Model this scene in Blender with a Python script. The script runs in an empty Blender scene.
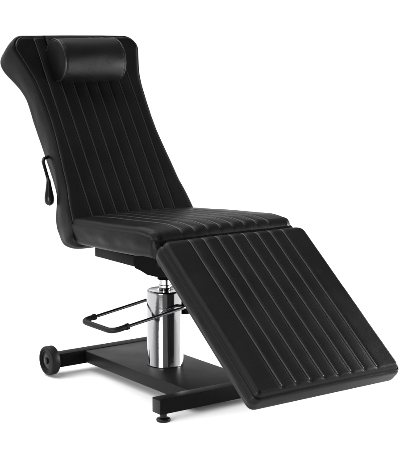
import bpy, bmesh, math, random
from mathutils import Vector, Matrix, noise
random.seed(4)
S = bpy.context.scene
COL = S.collection
FZ = 0.058                      # floor height in survey coordinates; subtracted everywhere

# ------------------------------------------------------------------ materials
def mat(name, base, rough, spec=0.5, metal=0.0, grain=0.0, gscale=400.0, wrinkle=0.0, wscale=12.0, rvar=0.0, coat=0.0):
    m = bpy.data.materials.new(name); m.use_nodes = True
    nt = m.node_tree; b = nt.nodes['Principled BSDF']
    b.inputs['Base Color'].default_value = (*base, 1)
    b.inputs['Roughness'].default_value = rough
    b.inputs['Metallic'].default_value = metal
    b.inputs['Specular IOR Level'].default_value = spec
    b.inputs['Coat Weight'].default_value = coat
    tc = nt.nodes.new('ShaderNodeTexCoord')
    last = None
    if grain:
        v = nt.nodes.new('ShaderNodeTexVoronoi'); v.feature = 'SMOOTH_F1'; v.inputs['Scale'].default_value = gscale
        nt.links.new(tc.outputs['Object'], v.inputs['Vector'])
        bp = nt.nodes.new('ShaderNodeBump'); bp.inputs['Strength'].default_value = grain; bp.inputs['Distance'].default_value = 0.0006
        nt.links.new(v.outputs['Distance'], bp.inputs['Height']); last = bp
    if wrinkle:
        n = nt.nodes.new('ShaderNodeTexNoise'); n.inputs['Scale'].default_value = wscale; n.inputs['Detail'].default_value = 4
        n.inputs['Distortion'].default_value = 0.6
        nt.links.new(tc.outputs['Object'], n.inputs['Vector'])
        b2 = nt.nodes.new('ShaderNodeBump'); b2.inputs['Strength'].default_value = wrinkle; b2.inputs['Distance'].default_value = 0.006
        nt.links.new(n.outputs['Fac'], b2.inputs['Height'])
        if last: nt.links.new(last.outputs['Normal'], b2.inputs['Normal'])
        last = b2
    if last: nt.links.new(last.outputs['Normal'], b.inputs['Normal'])
    if rvar:
        n = nt.nodes.new('ShaderNodeTexNoise'); n.inputs['Scale'].default_value = 9; n.inputs['Detail'].default_value = 6
        nt.links.new(tc.outputs['Object'], n.inputs['Vector'])
        mr = nt.nodes.new('ShaderNodeMapRange'); mr.inputs['From Min'].default_value = .3; mr.inputs['From Max'].default_value = .7
        mr.inputs['To Min'].default_value = rough - rvar; mr.inputs['To Max'].default_value = rough + rvar
        nt.links.new(n.outputs['Fac'], mr.inputs['Value']); nt.links.new(mr.outputs['Result'], b.inputs['Roughness'])
    return m

LEATHER = mat('black_leather', (.0032, .0032, .0033), .40, .10, grain=.5, gscale=420, wrinkle=.16, wscale=9, rvar=.05)
PILLOWM = mat('pillow_leather', (.002, .002, .0021), .44, .18, grain=.35, gscale=420, wrinkle=.10, wscale=9, rvar=.04)
RIB = mat('stitched_leather_rib', (.0095, .0095, .0095), .36, .34)
PIPE = mat('leather_piping', (.0095, .0095, .0095), .36, .34)
POWDER = mat('black_powder_coat', (.002, .002, .002), .40, .05, grain=.5, gscale=900, rvar=.05)
PLATEM = mat('satin_black_plate', (.005, .005, .0052), .40, .14, grain=.3, gscale=900, rvar=.05)
RUBBER = mat('black_rubber', (.003, .003, .003), .5, .18, grain=.3, gscale=500)
PLASTIC = mat('black_plastic', (.003, .003, .003), .3, .22)
CHROME = mat('polished_chrome', (.42, .42, .43), .07, .5, metal=1, rvar=.015, wrinkle=.035, wscale=16)
DSTEEL = mat('dark_chrome_bar', (.14, .14, .145), .25, .5, metal=1, rvar=.05)
DARK = mat('matte_black', (.0015, .0015, .0015), .7, .03)  # own black of bracket, socket and pump block; also gap shade on the flap
FLOORM = mat('white_studio_floor', (.9, .9, .9), .8, .1, grain=.05, gscale=60)

# ------------------------------------------------------------------ helpers
def link(name, bm, mats, parent=None, smooth=True):
    bmesh.ops.recalc_face_normals(bm, faces=bm.faces)
    me = bpy.data.meshes.new(name); bm.to_mesh(me); bm.free()
    for m in (mats if isinstance(mats, (list, tuple)) else [mats]): me.materials.append(m)
    if smooth:
        me.polygons.foreach_set('use_smooth', [True]*len(me.polygons))
    o = bpy.data.objects.new(name, me); COL.objects.link(o)
    if parent: o.parent = parent
    return o

def sharp(o, ang=35):
    me = o.data; bm = bmesh.new(); bm.from_mesh(me)
    for e in bm.edges:
        if len(e.link_faces) == 2 and e.calc_face_angle(0) > math.radians(ang): e.smooth = False
    bm.to_mesh(me); bm.free()

def box(bm, x0, x1, y0, y1, z0, z1, bev=.003, M=None, mi=0):
    r = bmesh.ops.create_cube(bm, size=1)
    vs = r['verts']
    for v in vs:
        v.co = Vector(((x0+x1)/2+v.co.x*(x1-x0), (y0+y1)/2+v.co.y*(y1-y0), (z0+z1)/2+v.co.z*(z1-z0)))
    fs = set(f for v in vs for f in v.link_faces)
    if bev:
        es = set(e for v in vs for e in v.link_edges)
        g = bmesh.ops.bevel(bm, geom=list(es), offset=bev, segments=3, affect='EDGES', profile=.5)
        vs = list(set(v for f in g['faces'] for v in f.verts) | set(v for v in vs if v.is_valid))
        fs = set(f for v in vs for f in v.link_faces)
    for f in fs: f.material_index = mi
    if M:
        for v in set(v for f in fs for v in f.verts): v.co = M @ v.co

def tube(bm, pts, r, n=10, cap=True, mi=0, closed=False):
    pts = [Vector(p) for p in pts]; N = len(pts)
    rings = []; up = None
    for i, p in enumerate(pts):
        a = pts[(i-1) % N] if (closed or i > 0) else p
        c = pts[(i+1) % N] if (closed or i < N-1) else p
        t = (c-a).normalized()
        if up is None:
            up = Vector((0, 0, 1)) if abs(t.z) < .9 else Vector((1, 0, 0))
        up = (up - t*up.dot(t)).normalized(); s = t.cross(up)
        rr = r(i/(N-1)) if callable(r) else r
        rings.append([bm.verts.new(p+(up*math.cos(k*2*math.pi/n)+s*math.sin(k*2*math.pi/n))*rr) for k in range(n)])
    M = N if closed else N-1
    for i in range(M):
        A, B = rings[i], rings[(i+1) % N]
        for k in range(n):
            bm.faces.new((A[k], A[(k+1) % n], B[(k+1) % n], B[k])).material_index = mi
    if cap and not closed:
        bm.faces.new(rings[0]).material_index = mi; bm.faces.new(rings[-1][::-1]).material_index = mi

def lathe(bm, prof, origin, axis='z', n=64, mi=0):
    """prof: list of (radius, height along axis)"""
    O = Vector(origin); rings = []
    for r, h in prof:
        ring = []
        if r < 1e-6:
            ring = [bm.verts.new(O + {'z': Vector((0, 0, h)), 'x': Vector((h, 0, 0))}[axis])]
        else:
            for k in range(n):
                a = 2*math.pi*k/n
                c, s = r*math.cos(a), r*math.sin(a)
                ring.append(bm.verts.new(O + (Vector((c, s, h)) if axis == 'z' else Vector((h, c, s)))))
        rings.append(ring)
    for A, B in zip(rings, rings[1:]):
        for k in range(n):
            if len(A) == 1 and len(B) == 1: break
            if len(A) == 1: f = bm.faces.new((A[0], B[(k+1) % n], B[k]))
            elif len(B) == 1: f = bm.faces.new((A[k], A[(k+1) % n], B[0]))
            else: f = bm.faces.new((A[k], A[(k+1) % n], B[(k+1) % n], B[k]))
            f.material_index = mi
    if len(rings[0]) > 1: bm.faces.new(rings[0]).material_index = mi
    if len(rings[-1]) > 1: bm.faces.new(rings[-1][::-1]).material_index = mi

def lerp(tab, x):
    if x <= tab[0][0]: return tab[0][1]
    for (a, u), (b, v) in zip(tab, tab[1:]):
        if x <= b:
            s = (x-a)/(b-a)
            return u+(v-u)*s
    return tab[-1][1]
def smooth_tab(tab, x, w=.03):
    return sum(lerp(tab, x+w*k/3)*(4-abs(k)) for k in range(-3, 4))/16.0

def sstep(a, b, x):
    t = max(0, min(1, (x-a)/(b-a))); return t*t*(3-2*t)

# ------------------------------------------------------------------ upholstered cushion
# local frame: u across (x), v along the cushion, h outwards (upholstered face at h = 0)
STR = [-.182, -.130, -.078, -.026, .026, .078, .130, .182]
def qc(t): return 1-math.sqrt(max(0.0, 1-min(1.0, max(0.0, t))**2))
def cushion(name, frame, v0, v1, hw, thick, rbot=.014, rc=(.03, .03), ends=('cap', 'cap'), roll=.03,
            rt=.015, bw=.010, bd=.016, stripes=STR, crown=.006, groove=.0024, sv=(.0, .0), parent=None,
            seed=0, wr=.0012, pipe_r=.0018, rib=.0027, gathers=0.0):
    def edge(x, v):
        """distance to the outline (rounded corners) ; ends marked 'roll' are ignored here"""
        W = hw(v); ax = abs(x)
        e = W-ax
        for k, d in ((0, v-v0), (1, v1-v)):
            r = rc[k]
            if ends[k] == 'cap':
                if ax > W-r and d < r: e = min(e, r-math.hypot(ax-(W-r), r-d))
                else: e = min(e, d)
            else:
                if ax > W-r and d < r: e = min(e, (W-ax)-r*qc((r-d)/r)*1.0)
        return max(e, 0)
    def weff(v):
        W = hw(v)
        for k, d in ((0, v-v0), (1, v1-v)):
            if d < rc[k]: W -= rc[k]*qc((rc[k]-d)/rc[k])
        return W
    def cap(e):
        if e >= bw+rt: return 0
        if e >= bw: return -bd*qc((bw+rt-e)/rt)
        q = e/bw
        return -bd+.0022-min(.0060, bd*.4)*math.exp(-((1-q)/.22)**2)-.009*qc(1-q)
    def rollh(v, T):
        h = 0
        for k, d in ((0, v-v0), (1, v1-v)):
            if ends[k] == 'roll' and d < roll: h -= min(roll*1.0, T*.62)*qc((roll-d)/roll)
        return h
    def face(x, v):
        T = thick(v)
        e = edge(x, v)
        h = crown*(1-(x/hw(v))**2)
        lo, hi = v0+sv[0], v1-sv[1]
        fade = sstep(lo-.006, lo+.012, v)*(1-sstep(hi-.012, hi+.006, v))
        d = min(abs(x-q) for q in stripes)
        # channel: soft dip with a raised stitched rib in it
        h += fade*(-groove*math.exp(-(d/.0062)**2)-.0010*math.exp(-(d/.014)**2)+.0008*math.exp(-(d/.0016)**2))
        h += wr*1.1*noise.noise(Vector((x*6, v*6, seed*3.1)))+wr*.35*noise.noise(Vector((x*25, v*18, seed*3.1)))
        if gathers:
            for k, dd in ((0, v-v0), (1, v1-v)):
                if ends[k] == 'roll':
                    g = math.exp(-((dd-.02)/.03)**2)*math.exp(-((hw(v)-abs(x))/.035)**2)
                    h += gathers*g*math.sin((x*240+v*160)+3*noise.noise(Vector((x*30, v*30, 1))))
        return h+cap(e)+rollh(v, T)
    # rows along v, dense near the ends and the borders
    def spaced(a, b, n): return [a+(b-a)*k/n for k in range(n)]
    vs = []
    for k in (0, 1):
        w = bw+rt if ends[k] == 'cap' else roll
        arc = [w*(1-math.cos(q/26*math.pi/2)) if ends[k] == 'roll' else w*(q/34) for q in range(27 if ends[k] == 'roll' else 35)]
        vs.append(arc)
    V = [v0+q for q in vs[0]]
    a, b = V[-1], v1-vs[1][-1]
    V += spaced(a, b, 130)[1:]
    V += [v1-q for q in vs[1][::-1]]
    offs = [-.014, -.010, -.0075, -.0055, -.004, -.003, -.0022, -.0015, -.0008, 0, .0008, .0015, .0022, .003, .004, .0055, .0075, .010, .014]
    xs = set()
    for q in stripes:
        for o in offs: xs.add(round(q+o, 5))
    for p, q in zip(stripes, stripes[1:]):
        xs.add(round((p+q)/2, 5)); xs.add(round(p+(q-p)*.38, 5)); xs.add(round(p+(q-p)*.62, 5))
    xs = sorted(xs); xl = xs[-1]
    NB = 34
    bm = bmesh.new(); rings = []
    for v in V:
        W = weff(v); T = thick(v)
        dmin = 9
        in0 = max(xl+.002, W-bw-rt-.004)
        outer = [xl+(in0-xl)*k/8 for k in range(1, 9)]
        outer += [in0+(W-in0)*k/(NB-8) for k in range(1, NB-7)]
        if W < in0+.004: outer = [xl+(W-xl)*k/NB for k in range(1, NB+1)]
        allx = [-o for o in outer[::-1]]+xs+outer
        ring = [(x, face(x, v)) for x in allx[::-1]]
        # end insets of the underside
        tb = 0
        for k, d in ((0, v-v0), (1, v1-v)):
            if d < rbot: tb = max(tb, rbot*qc((rbot-d)/rbot))
        hb = -T+tb
        def side(sg):
            h0 = face(sg*W, v); pts = []
            z1 = min(hb+rbot, h0-.002)
            for k in range(1, 9):
                q = k/9
                wob = wr*noise.noise(Vector((sg*5, v*14, q*2+seed)))*1.4
                pts.append((W+.0035*math.sin(math.pi*min(1, q*1.1))+wob*math.sin(math.pi*q), h0+(z1-h0)*q))
            for k in range(0, 6):
                a_ = k/5*math.pi/2
                pts.append((W-rbot*(1-math.cos(a_)), z1-(z1-hb)*math.sin(a_)))
            return pts
        ring += [(-x, h) for x, h in side(-1)]
        for k in range(1, 10): ring.append((-(W-rbot)+2*(W-rbot)*k/10, hb))
        ring += side(1)[::-1]
        rings.append([bm.verts.new(frame(x, v, h)) for x, h in ring])
    n = len(rings[0])
    for A, B in zip(rings, rings[1:]):
        for k in range(n): bm.faces.new((A[k], A[(k+1) % n], B[(k+1) % n], B[k]))
    # end walls: top row joined to the bottom row, column by column
    ntop = len(xs)+2*NB
    for R in (rings[0], rings[-1]):
        c = sum((q.co for q in R), Vector())/len(R)
        vc = bm.verts.new(c)
        for k in range(n): bm.faces.new((R[k], R[(k+1) % n], vc))
    # stitched ribs lying in the channels
    for q in stripes:
        lo, hi = v0+sv[0], v1-sv[1]
        lo = max(lo, v0+.001); hi = min(hi, v1-.001)
        pts = []
        for k in range(111):
            v = lo+(hi-lo)*k/110
            pts.append(frame(q, v, face(q, v)-.0002-.006*(1-sstep(0, .025, k/110)*(1-sstep(.975, 1, k/110)))))
        tube(bm, pts, rib, n=8, mi=1)
    o = link(name, bm, [LEATHER, RIB], parent)
    # piping tucked into the crease round the panel
    if pipe_r:
        pb = bmesh.new(); path = []
        ins = bw*.95
        def wx(v): return hw(v)-ins
        va = v0+(ins if ends[0] == 'cap' else .004); vb = v1-(ins if ends[1] == 'cap' else .004)
        c0 = max(.004, rc[0]-ins); c1 = max(.004, rc[1]-ins)
        def run(a, b, sg, m=90): return [(sg*wx(a+(b-a)*k/m), a+(b-a)*k/m) for k in range(m+1)]
        lo = va+c0 if ends[0] == 'cap' else v0+.02
        hi = vb-c1 if ends[1] == 'cap' else v1-.02
        def arcp(cx, cv, r, a0, a1): return [(cx+r*math.cos(a0+(a1-a0)*k/10), cv+r*math.sin(a0+(a1-a0)*k/10)) for k in range(1, 10)]
        P = math.pi
        segs = []
        right = run(lo, hi, 1); left = run(hi, lo, -1)
        topc = []; botc = []
        if ends[1] == 'cap':
            topc = arcp(wx(hi)-c1, vb-c1, c1, 0, P/2)+[((wx(hi)-c1)*(1-2*k/40), vb) for k in range(41)]+arcp(-(wx(hi)-c1), vb-c1, c1, P/2, P)
        if ends[0] == 'cap':
            botc = arcp(-(wx(lo)-c0), va+c0, c0, P, 1.5*P)+[(-(wx(lo)-c0)*(1-2*k/40), va) for k in range(41)]+arcp(wx(lo)-c0, va+c0, c0, 1.5*P, 2*P)
        if botc and topc: path = right+topc+left+botc; closed = True
        elif topc: path = right+topc+left; closed = False
        else: path = left+botc+right; closed = False
        tube(pb, [frame(x, v, face(x, v)+pipe_r*.6) for x, v in path], pipe_r, n=8, closed=closed)
        link('piping', pb, PIPE, o)
    return o

# ------------------------------------------------------------------ the chair
root = bpy.data.objects.new('treatment_chair', None); COL.objects.link(root)
root.location = (0, .28, 0)
root['label'] = 'reclined black leather treatment chair with bolster pillow and chrome column on black steel base'
root['category'] = 'chair'
OFF = Vector((0, .28, FZ))
def P3(x, y, z): return Vector((x, y, z))-OFF       # survey coordinates -> root local

# backrest frame
TH = math.radians(33)
def f_back(u, v, h):
    return P3(u, .475+math.sin(TH)*v-math.cos(TH)*h, .662+math.cos(TH)*v+math.sin(TH)*h)
HWB = [(-.10, .296), (-.05, .290), (0, .276), (.06, .270), (.10, .263), (.139, .254), (.22, .247), (.286, .240), (.36, .233), (.42, .231), (.49, .233),
       (.566, .238), (.61, .245), (.65, .256), (.70, .272), (.74, .284), (.79, .288)]
THB = [(-.095, .04), (-.065, .075), (-.026, .105), (.026, .125), (.062, .118), (.094, .103), (.128, .089), (.16, .084), (.2, .087), (.25, .095), (.3, .105),
       (.36, .115), (.42, .121), (.48, .120), (.52, .113), (.566, .109), (.615, .117), (.66, .130), (.69, .140), (.72, .145), (.75, .136), (.793, .118)]
back = cushion('backrest', f_back, -.095, .793, lambda v: smooth_tab(HWB, v, .02), lambda v: smooth_tab(THB, v, .02),
               rbot=.016, rc=(.05, .062), rt=.012, bw=.013, bd=.006, sv=(.02, .006), crown=.004, pipe_r=.0027, parent=root, seed=1)

# seat
def seat_curve(v): return 0
SY0, SY1 = -.092, .505          # front .. rear
def f_seat(u, v, h):            # v runs from the front to the rear
    y = SY0+v
    z = .700-.0605*max(0, (y-.02))-.02*0
    z -= 1.1*max(0, (.02-y))**2
    return P3(u, y, z+h)
HWS = [(0, .292), (.1, .296), (.3, .292), (.5, .280), (.61, .272)]
seat = cushion('seat', f_seat, 0, SY1-SY0, lambda v: smooth_tab(HWS, v), lambda v: lerp([(0, .082), (.12, .098), (.6, .088)], v),
               rbot=.014, rc=(.03, .005), ends=('roll', 'cap'), roll=.030, rt=.02, bw=.006, bd=.02, sv=(.004, .0), crown=.008,
               parent=root, seed=2, wr=.002, pipe_r=.0016, gathers=.0022)

# leg rest
LA = Vector((0, -.1415, .6687)); LD = Vector((0, -.78288, -.62217)); LN = Vector((0, -.62217, .78288))
def f_leg(u, v, h):
    p = LA+LD*v+LN*(h-.002)
    return P3(u, p.y, p.z)
leg = cushion('leg_rest', f_leg, -.022, .630, lambda v: lerp([(-.02, .303), (.63, .300)], v), lambda v: .070,
              rbot=.012, rc=(.040, .026), ends=('roll', 'cap'), roll=.034, rt=.016, bw=.009, bd=.018, sv=(.002, .017),
              stripes=[q*1.065 for q in STR], crown=.004, parent=root, seed=3, wr=.0014, pipe_r=.0015)

# flap between seat and leg rest; its black also stands in for crevice shade
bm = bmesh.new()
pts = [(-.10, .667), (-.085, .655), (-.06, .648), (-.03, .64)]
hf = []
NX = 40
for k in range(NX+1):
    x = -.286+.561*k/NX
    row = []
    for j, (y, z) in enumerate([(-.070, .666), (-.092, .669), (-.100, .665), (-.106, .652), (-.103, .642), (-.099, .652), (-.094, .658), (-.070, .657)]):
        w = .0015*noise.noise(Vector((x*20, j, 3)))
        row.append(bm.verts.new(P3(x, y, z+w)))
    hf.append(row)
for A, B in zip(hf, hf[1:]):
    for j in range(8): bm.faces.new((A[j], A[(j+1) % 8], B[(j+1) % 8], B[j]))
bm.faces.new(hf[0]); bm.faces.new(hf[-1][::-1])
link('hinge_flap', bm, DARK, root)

# bolster pillow
PX0, PX1, PT, PH, PR = -.150, .121, .650, .042, .081
def f_pil(x, a, r): return f_back(x, PT+r*math.sin(a)*1.04, PH+r*math.cos(a)*.92)
bm = bmesh.new(); rings = []
NA = 72
prof = []
for k in range(8):
    a = k/8*math.pi/2; prof.append((PX0+.012*(1-math.cos(a)), PR-.012*(1-math.sin(a))))
prof2 = [(PX0+(PX1-PX0)*(.035+.93*k/40), PR) for k in range(41)]
prof3 = [(PX0+PX1-x, r) for x, r in prof[::-1]]
for x, r in prof+prof2+prof3:
    ring = []
    for i in range(NA):
        a = 2*math.pi*i/NA
        s = (x-PX0)/(PX1-PX0)
        rr = r+.0025*math.sin(math.pi*s)+.003*noise.noise(Vector((x*7, math.cos(a)*1.6, math.sin(a)*1.6)))
        endw = math.exp(-(min(s, 1-s)/.07)**2)*sstep(0, .02, min(s, 1-s))
        rr += .0011*endw*math.sin(a*26+4*noise.noise(Vector((x*8, a, 2))))
        ring.append(bm.verts.new(f_pil(x, a, rr)))
    rings.append(ring)
for A, B in zip(rings, rings[1:]):
    for i in range(NA): bm.faces.new((A[i], A[(i+1) % NA], B[(i+1) % NA], B[i]))
for R, sg in ((rings[0], -1), (rings[-1], 1)):
    prev = R; x0 = prof[0][0] if sg < 0 else prof3[-1][0]
    for q, dx in ((.8, .003), (.5, .006), (.2, .007)):
        cur = [bm.verts.new(f_pil(x0+sg*dx, 2*math.pi*i/NA, (PR-.012)*q)) for i in range(NA)]
        for i in range(NA): bm.faces.new((prev[i], prev[(i+1) % NA], cur[(i+1) % NA], cur[i]))
        prev = cur
    bm.faces.new(prev)
pil = link('headrest_pillow', bm, PILLOWM, root)
for xx in (PX0+.004, PX1-.004):
    bm = bmesh.new()
    tube(bm, [f_pil(xx, 2*math.pi*i/60, PR-.003) for i in range(60)], .003, n=8, closed=True)
    link('piping', bm, PIPE, pil)
# elastic strap over the top of the backrest
bm = bmesh.new()
path = [(.705, .010), (.735, .010), (.765, .008), (.785, .002), (.7945, -.010), (.7965, -.025), (.7965, -.07), (.7965, -.10), (.785, -.117), (.76, -.126), (.70, -.129), (.60, -.124)]
rows = []
for t, h in path:
    rows.append([bm.verts.new(f_back(-.135+.175*k/12, t, h)) for k in range(13)])
for A, B in zip(rows, rows[1:]):
    for k in range(12): bm.faces.new((A[k], A[k+1], B[k+1], B[k]))
bmesh.ops.solidify(bm, geom=bm.faces[:], thickness=-.003)
link('strap', bm, PILLOWM, pil)

# recline lever behind the backrest
bm = bmesh.new()
lp = [P3(-.235, .700, .878), P3(-.262, .692, .872), P3(-.270, .684, .862), P3(-.27, .6465, .795)]
sm = []
for i in range(len(lp)-1):
    for k in range(5): sm.append(lp[i].lerp(lp[i+1], k/5))
sm.append(lp[-1])
tube(bm, sm, .0062, n=12)
lever = link('recline_lever', bm, PLASTIC, root)
bm = bmesh.new()
A, B = P3(-.27, .646, .797), P3(-.27, .640, .702)
kp = [(0, .0075), (.12, .0088), (.3, .0115), (.5, .0150), (.68, .0182), (.82, .0182), (.92, .0145), (.975, .0085), (1, .002)]
tube(bm, [A.lerp(B, k/24) for k in range(25)], lambda s: lerp(kp, s), n=20)
link('lever_knob', bm, PLASTIC, lever)

# under-seat frame
bm = bmesh.new()
box(bm, -.20, -.15, .10, .44, .534, .572, .003, Matrix.Translation(-OFF))
box(bm, .15, .20, .10, .44, .534, .572, .003, Matrix.Translation(-OFF))
box(bm, -.15, .15, .36, .40, .536, .570, .003, Matrix.Translation(-OFF))
o = link('seat_frame', bm, POWDER, root); sharp(o)
bm = bmesh.new()
# shaped mounting bracket: side outline extruded across
outl = [(.175, .600), (.175, .545), (.165, .532), (.13, .528), (.09, .520), (.04, .521), (.0, .526), (-.04, .54), (-.06, .56), (-.06, .60)]
for x0, x1 in ((-.205, -.150), (.150, .205)):
    a = [bm.verts.new(P3(x0, y, z)) for y, z in outl]; b = [bm.verts.new(P3(x1, y, z)) for y, z in outl]
    bm.faces.new(a); bm.faces.new(b[::-1])
    for k in range(len(outl)): bm.faces.new((a[k], b[k], b[(k+1) % len(outl)], a[(k+1) % len(outl)]))
box(bm, -.15, .15, .235, .335, .520, .575, .004, Matrix.Translation(-OFF))
box(bm, -.15, .15, .02, .12, .54, .585, .004, Matrix.Translation(-OFF))
o = link('mounting_bracket', bm, DARK, root, smooth=False)
# hinge ends and support under the leg rest
for x in (-.235, .235):
    bm = bmesh.new()
    lathe(bm, [(.012, -.02), (.013, -.018), (.013, .018), (.012, .02)], P3(x, -.055, .585), 'x', 24)
    o = link('leg_rest_hinge', bm, POWDER, root); sharp(o)
for x in (-.16, .16):
    p0 = LA+LD*.02-LN*.084; p1 = LA+LD*.5-LN*.084
    bm = bmesh.new(); tube(bm, [P3(x, p0.y, p0.z), P3(x, p1.y, p1.z)], .011, n=12)
    o = link('support_rail', bm, POWDER, root); sharp(o)

# hydraulic column
CY = .2845; ZT = .1393
bm = bmesh.new()
lathe(bm, [(.0669, 0), (.0669, .003), (.0665, .004), (.0665, .268), (.0658, .2722), (.0640, .2748), (.0615, .2752), (.0600, .2746), (.030, .2744), (.030, .271)], P3(0, CY, ZT), 'z', 128)
colm = link('hydraulic_column', bm, CHROME, root); sharp(colm, 50)
bm = bmesh.new()
lathe(bm, [(.0215, -.02), (.0215, .012), (.0235, .013), (.0235, .018), (.0205, .0195), (.0205, .075)], P3(0, CY, ZT+.2744), 'z', 64)
o = link('piston_rod', bm, CHROME, root); sharp(o)
bm = bmesh.new()
lathe(bm, [(.0255, 0), (.0275, .002), (.0275, .030), (.030, .034), (.030, .09)], P3(0, CY, .452), 'z', 64)
o = link('piston_socket', bm, DARK, root); sharp(o)

# pedal
bm = bmesh.new()
YF, YR = .184, .388
def arm(y):
    return [(-.292, y, .3185), (-.24, y, .3215), (-.15, y, .345), (0.0, y, .3665), (.03, y, .366)]
def bez(pts, n=6):
    out = []
    for i in range(len(pts)-1):
        for k in range(n): out.append(Vector(pts[i]).lerp(Vector(pts[i+1]), k/n))
    out.append(Vector(pts[-1])); return out
def rounded(poly, r, n=6):
    out = [Vector(poly[0])]
    for a, b, c in zip(poly, poly[1:], poly[2:]):
        a, b, c = Vector(a), Vector(b), Vector(c)
        p = b+(a-b).normalized()*r; q = b+(c-b).normalized()*r
        for k in range(n+1):
            t = k/n; out.append(p*(1-t)**2+b*2*t*(1-t)+q*t*t)
    out.append(Vector(poly[-1])); return out
loop = rounded([(.055, .245, .352), (.035, YF, .366), (-.288, YF, .3165), (-.288, YR, .3165), (.035, YR, .366), (.055, .325, .352)], .035, 8)
tube(bm, [P3(*p) for p in loop], .0058, n=16)
pedal = link('foot_pedal', bm, DSTEEL, root)
bm = bmesh.new()
gl = rounded([(-.226, YF, .3262), (-.288, YF, .3165), (-.288, YR, .3165), (-.236, YR, .3245)], .035, 10)
tube(bm, [P3(*p) for p in gl], .0098, n=20)
tube(bm, [P3(-.222, YF, .3268), P3(-.232, YF, .3252)], .0115, n=20)
tube(bm, [P3(-.232, YR, .3252), P3(-.242, YR, .3236)], .0115, n=20)
o = link('pedal_grip', bm, RUBBER, pedal); sharp(o, 50)
# pump block and pivot on the far side of the column
bm = bmesh.new()
box(bm, .045, .085, .225, .345, .325, .375, .004, Matrix.Translation(-OFF))
o = link('pump_block', bm, DARK, root); sharp(o)

# base
B_, S_, H_ = .2821, .0506, .0507
YFB, YRF, PW = -.0512, .6236, .1372
ZB = ZT-H_
T_ = Matrix.Translation(-OFF)
bm = bmesh.new(); box(bm, -B_, B_, YFB-S_, YFB, ZB, ZT, .0025, T_); o = link('base_bar', bm, POWDER, root); sharp(o)
bm = bmesh.new(); box(bm, -.252, .25, YRF, YRF+S_, ZB, ZT, .0025, T_); o = link('base_bar', bm, POWDER, root); sharp(o)
bm = bmesh.new(); box(bm, -PW, PW, YFB+.0005, YRF-.0005, ZB+.004, ZT-.0015, .003, T_); o = link('base_plate', bm, PLATEM, root); sharp(o)
# end caps
for y in (YFB-S_/2,):
    for sg in (-1, 1):
        bm = bmesh.new()
        x = sg*(B_+.0012)
        box(bm, min(x, x-sg*.004), max(x, x-sg*.004), y-S_/2+.003, y+S_/2-.003, ZB+.003, ZT-.003, .001, T_)
        o = link('end_cap', bm, PLASTIC, root); sharp(o)
# transport wheels on the rear bar, levelling feet under the front bar
XW = .249
for sg in (-1,):
    WY, WZ, WR = YRF+S_/2-.004, .117, .0545
    bm = bmesh.new()
    lathe(bm, [(.010, sg*.002), (.010, sg*.014)], P3(sg*XW, WY, WZ), 'x', 32)
    axle = link('wheel', bm, PLASTIC, root); sharp(axle)
    bm = bmesh.new()
    x = sg*(XW+.012)
    pr = [(.030, 0), (WR-.005, 0), (WR-.002, sg*.0015), (WR, sg*.005), (WR, sg*.030), (WR-.0015, sg*.0335), (WR-.005, sg*.0355), (WR-.010, sg*.0355), (WR-.011, sg*.031), (.036, sg*.031), (.036, sg*.028), (.030, sg*.028)]
    lathe(bm, pr, P3(x, WY, WZ), 'x', 72)
    o = link('tyre', bm, RUBBER, axle); sharp(o)
    bm = bmesh.new()
    lathe(bm, [(.031, sg*.010), (.031, sg*.0275), (.026, sg*.0298), (.013, sg*.0305), (.0125, sg*.036), (.009, sg*.0375), (0, sg*.0375)], P3(x, WY, WZ), 'x', 48)
    o = link('hub', bm, PLASTIC, axle); sharp(o)
for sg in (-1, 1):
    bm = bmesh.new()
    lathe(bm, [(.0, .0005), (.0225, .0005), (.0240, .003), (.0240, .0075), (.0215, .0105), (.013, .0125), (.0115, .014), (.0115, .034)], P3(sg*(B_-.028), YFB-S_/2, FZ), 'z', 40)
    o = link('levelling_foot', bm, PLASTIC, root); sharp(o)

# ------------------------------------------------------------------ floor, world, lights
bm = bmesh.new()
back_dir = Vector((-.586, -.810, 0)); side_dir = Vector((.810, -.586, 0))
q = [back_dir*4.0+side_dir*a for a in (-9, 9)]+[back_dir*-14+side_dir*a for a in (9, -9)]
bm.faces.new([bm.verts.new(p) for p in q])
fl = link('floor', bm, FLOORM, None, smooth=False); fl['kind'] = 'structure'

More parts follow.
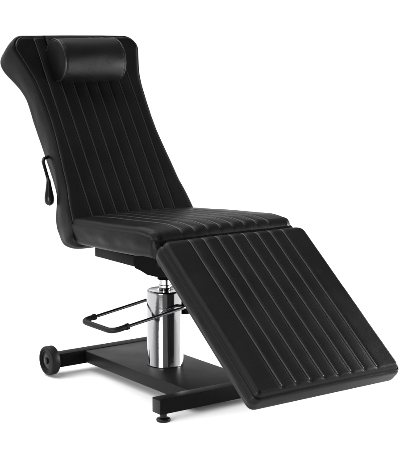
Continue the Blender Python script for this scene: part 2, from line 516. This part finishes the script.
w = bpy.data.worlds.new('World'); S.world = w; w.use_nodes = True
nt = w.node_tree; bg = nt.nodes['Background']
tc = nt.nodes.new('ShaderNodeTexCoord'); sp = nt.nodes.new('ShaderNodeSeparateXYZ'); cr = nt.nodes.new('ShaderNodeValToRGB')
nt.links.new(tc.outputs['Generated'], sp.inputs[0]); nt.links.new(sp.outputs['Z'], cr.inputs[0])
cr.color_ramp.elements[0].position = .10; cr.color_ramp.elements[0].color = (1, 1, 1, 1)
cr.color_ramp.elements[1].position = .45; cr.color_ramp.elements[1].color = (.17, .17, .17, 1)
dp = nt.nodes.new('ShaderNodeVectorMath'); dp.operation = 'DOT_PRODUCT'; dp.inputs[1].default_value = (-.586, -.810, 0)
nt.links.new(tc.outputs['Generated'], dp.inputs[0])
c2 = nt.nodes.new('ShaderNodeValToRGB'); nt.links.new(dp.outputs['Value'], c2.inputs[0])
c2.color_ramp.elements[0].position = .15; c2.color_ramp.elements[0].color = (1, 1, 1, 1)
c2.color_ramp.elements[1].position = .6; c2.color_ramp.elements[1].color = (.15, .15, .15, 1)
mx = nt.nodes.new('ShaderNodeMix'); mx.data_type = 'RGBA'; mx.blend_type = 'MULTIPLY'; mx.inputs[0].default_value = 1
nt.links.new(cr.outputs[0], mx.inputs[6]); nt.links.new(c2.outputs[0], mx.inputs[7]); nt.links.new(mx.outputs[2], bg.inputs[0])
bg.inputs[1].default_value = 1.15

def area(name, loc, target, size, energy, size_y=None):
    l = bpy.data.lights.new(name, 'AREA'); l.energy = energy; l.size = size
    if size_y: l.shape = 'RECTANGLE'; l.size_y = size_y
    o = bpy.data.objects.new(name, l); COL.objects.link(o); o.location = loc
    o.rotation_euler = (Vector(target)-Vector(loc)).to_track_quat('-Z', 'Y').to_euler()
    return o
l = bpy.data.lights.new('studio_key', 'SUN'); l.energy = 5.0; l.angle = math.radians(80)
o = bpy.data.objects.new('studio_key', l); COL.objects.link(o)
o.rotation_euler = Vector((.24, -.34, -.91)).to_track_quat('-Z', 'Y').to_euler()

area('right_low_fill', (2.5, -.9, .75), (0, -.5, 0), 1.2, 150, .9)  # added fill lamp, lifts the floor shade under the leg rest
area('left_low_fill', (-2.5, -1.1, .75), (0, -.2, 0), 1.2, 70, .9)  # added fill from the left, brightens floor beneath base and leg rest

# ------------------------------------------------------------------ camera
cam = bpy.data.cameras.new('camera'); co = bpy.data.objects.new('camera', cam); COL.objects.link(co)
cam.sensor_fit = 'HORIZONTAL'; cam.sensor_width = 36; cam.lens = 1268.68/400*36; cam.clip_end = 500; cam.clip_start = .05
co.location = (-2.53704, -3.44032, 1.31959-FZ)
co.rotation_euler = (math.pi/2-.1504, 0, -.62605)
S.camera = co
S.view_settings.view_transform = 'Standard'; S.view_settings.look = 'None'; S.view_settings.gamma = 1; S.view_settings.exposure = 0
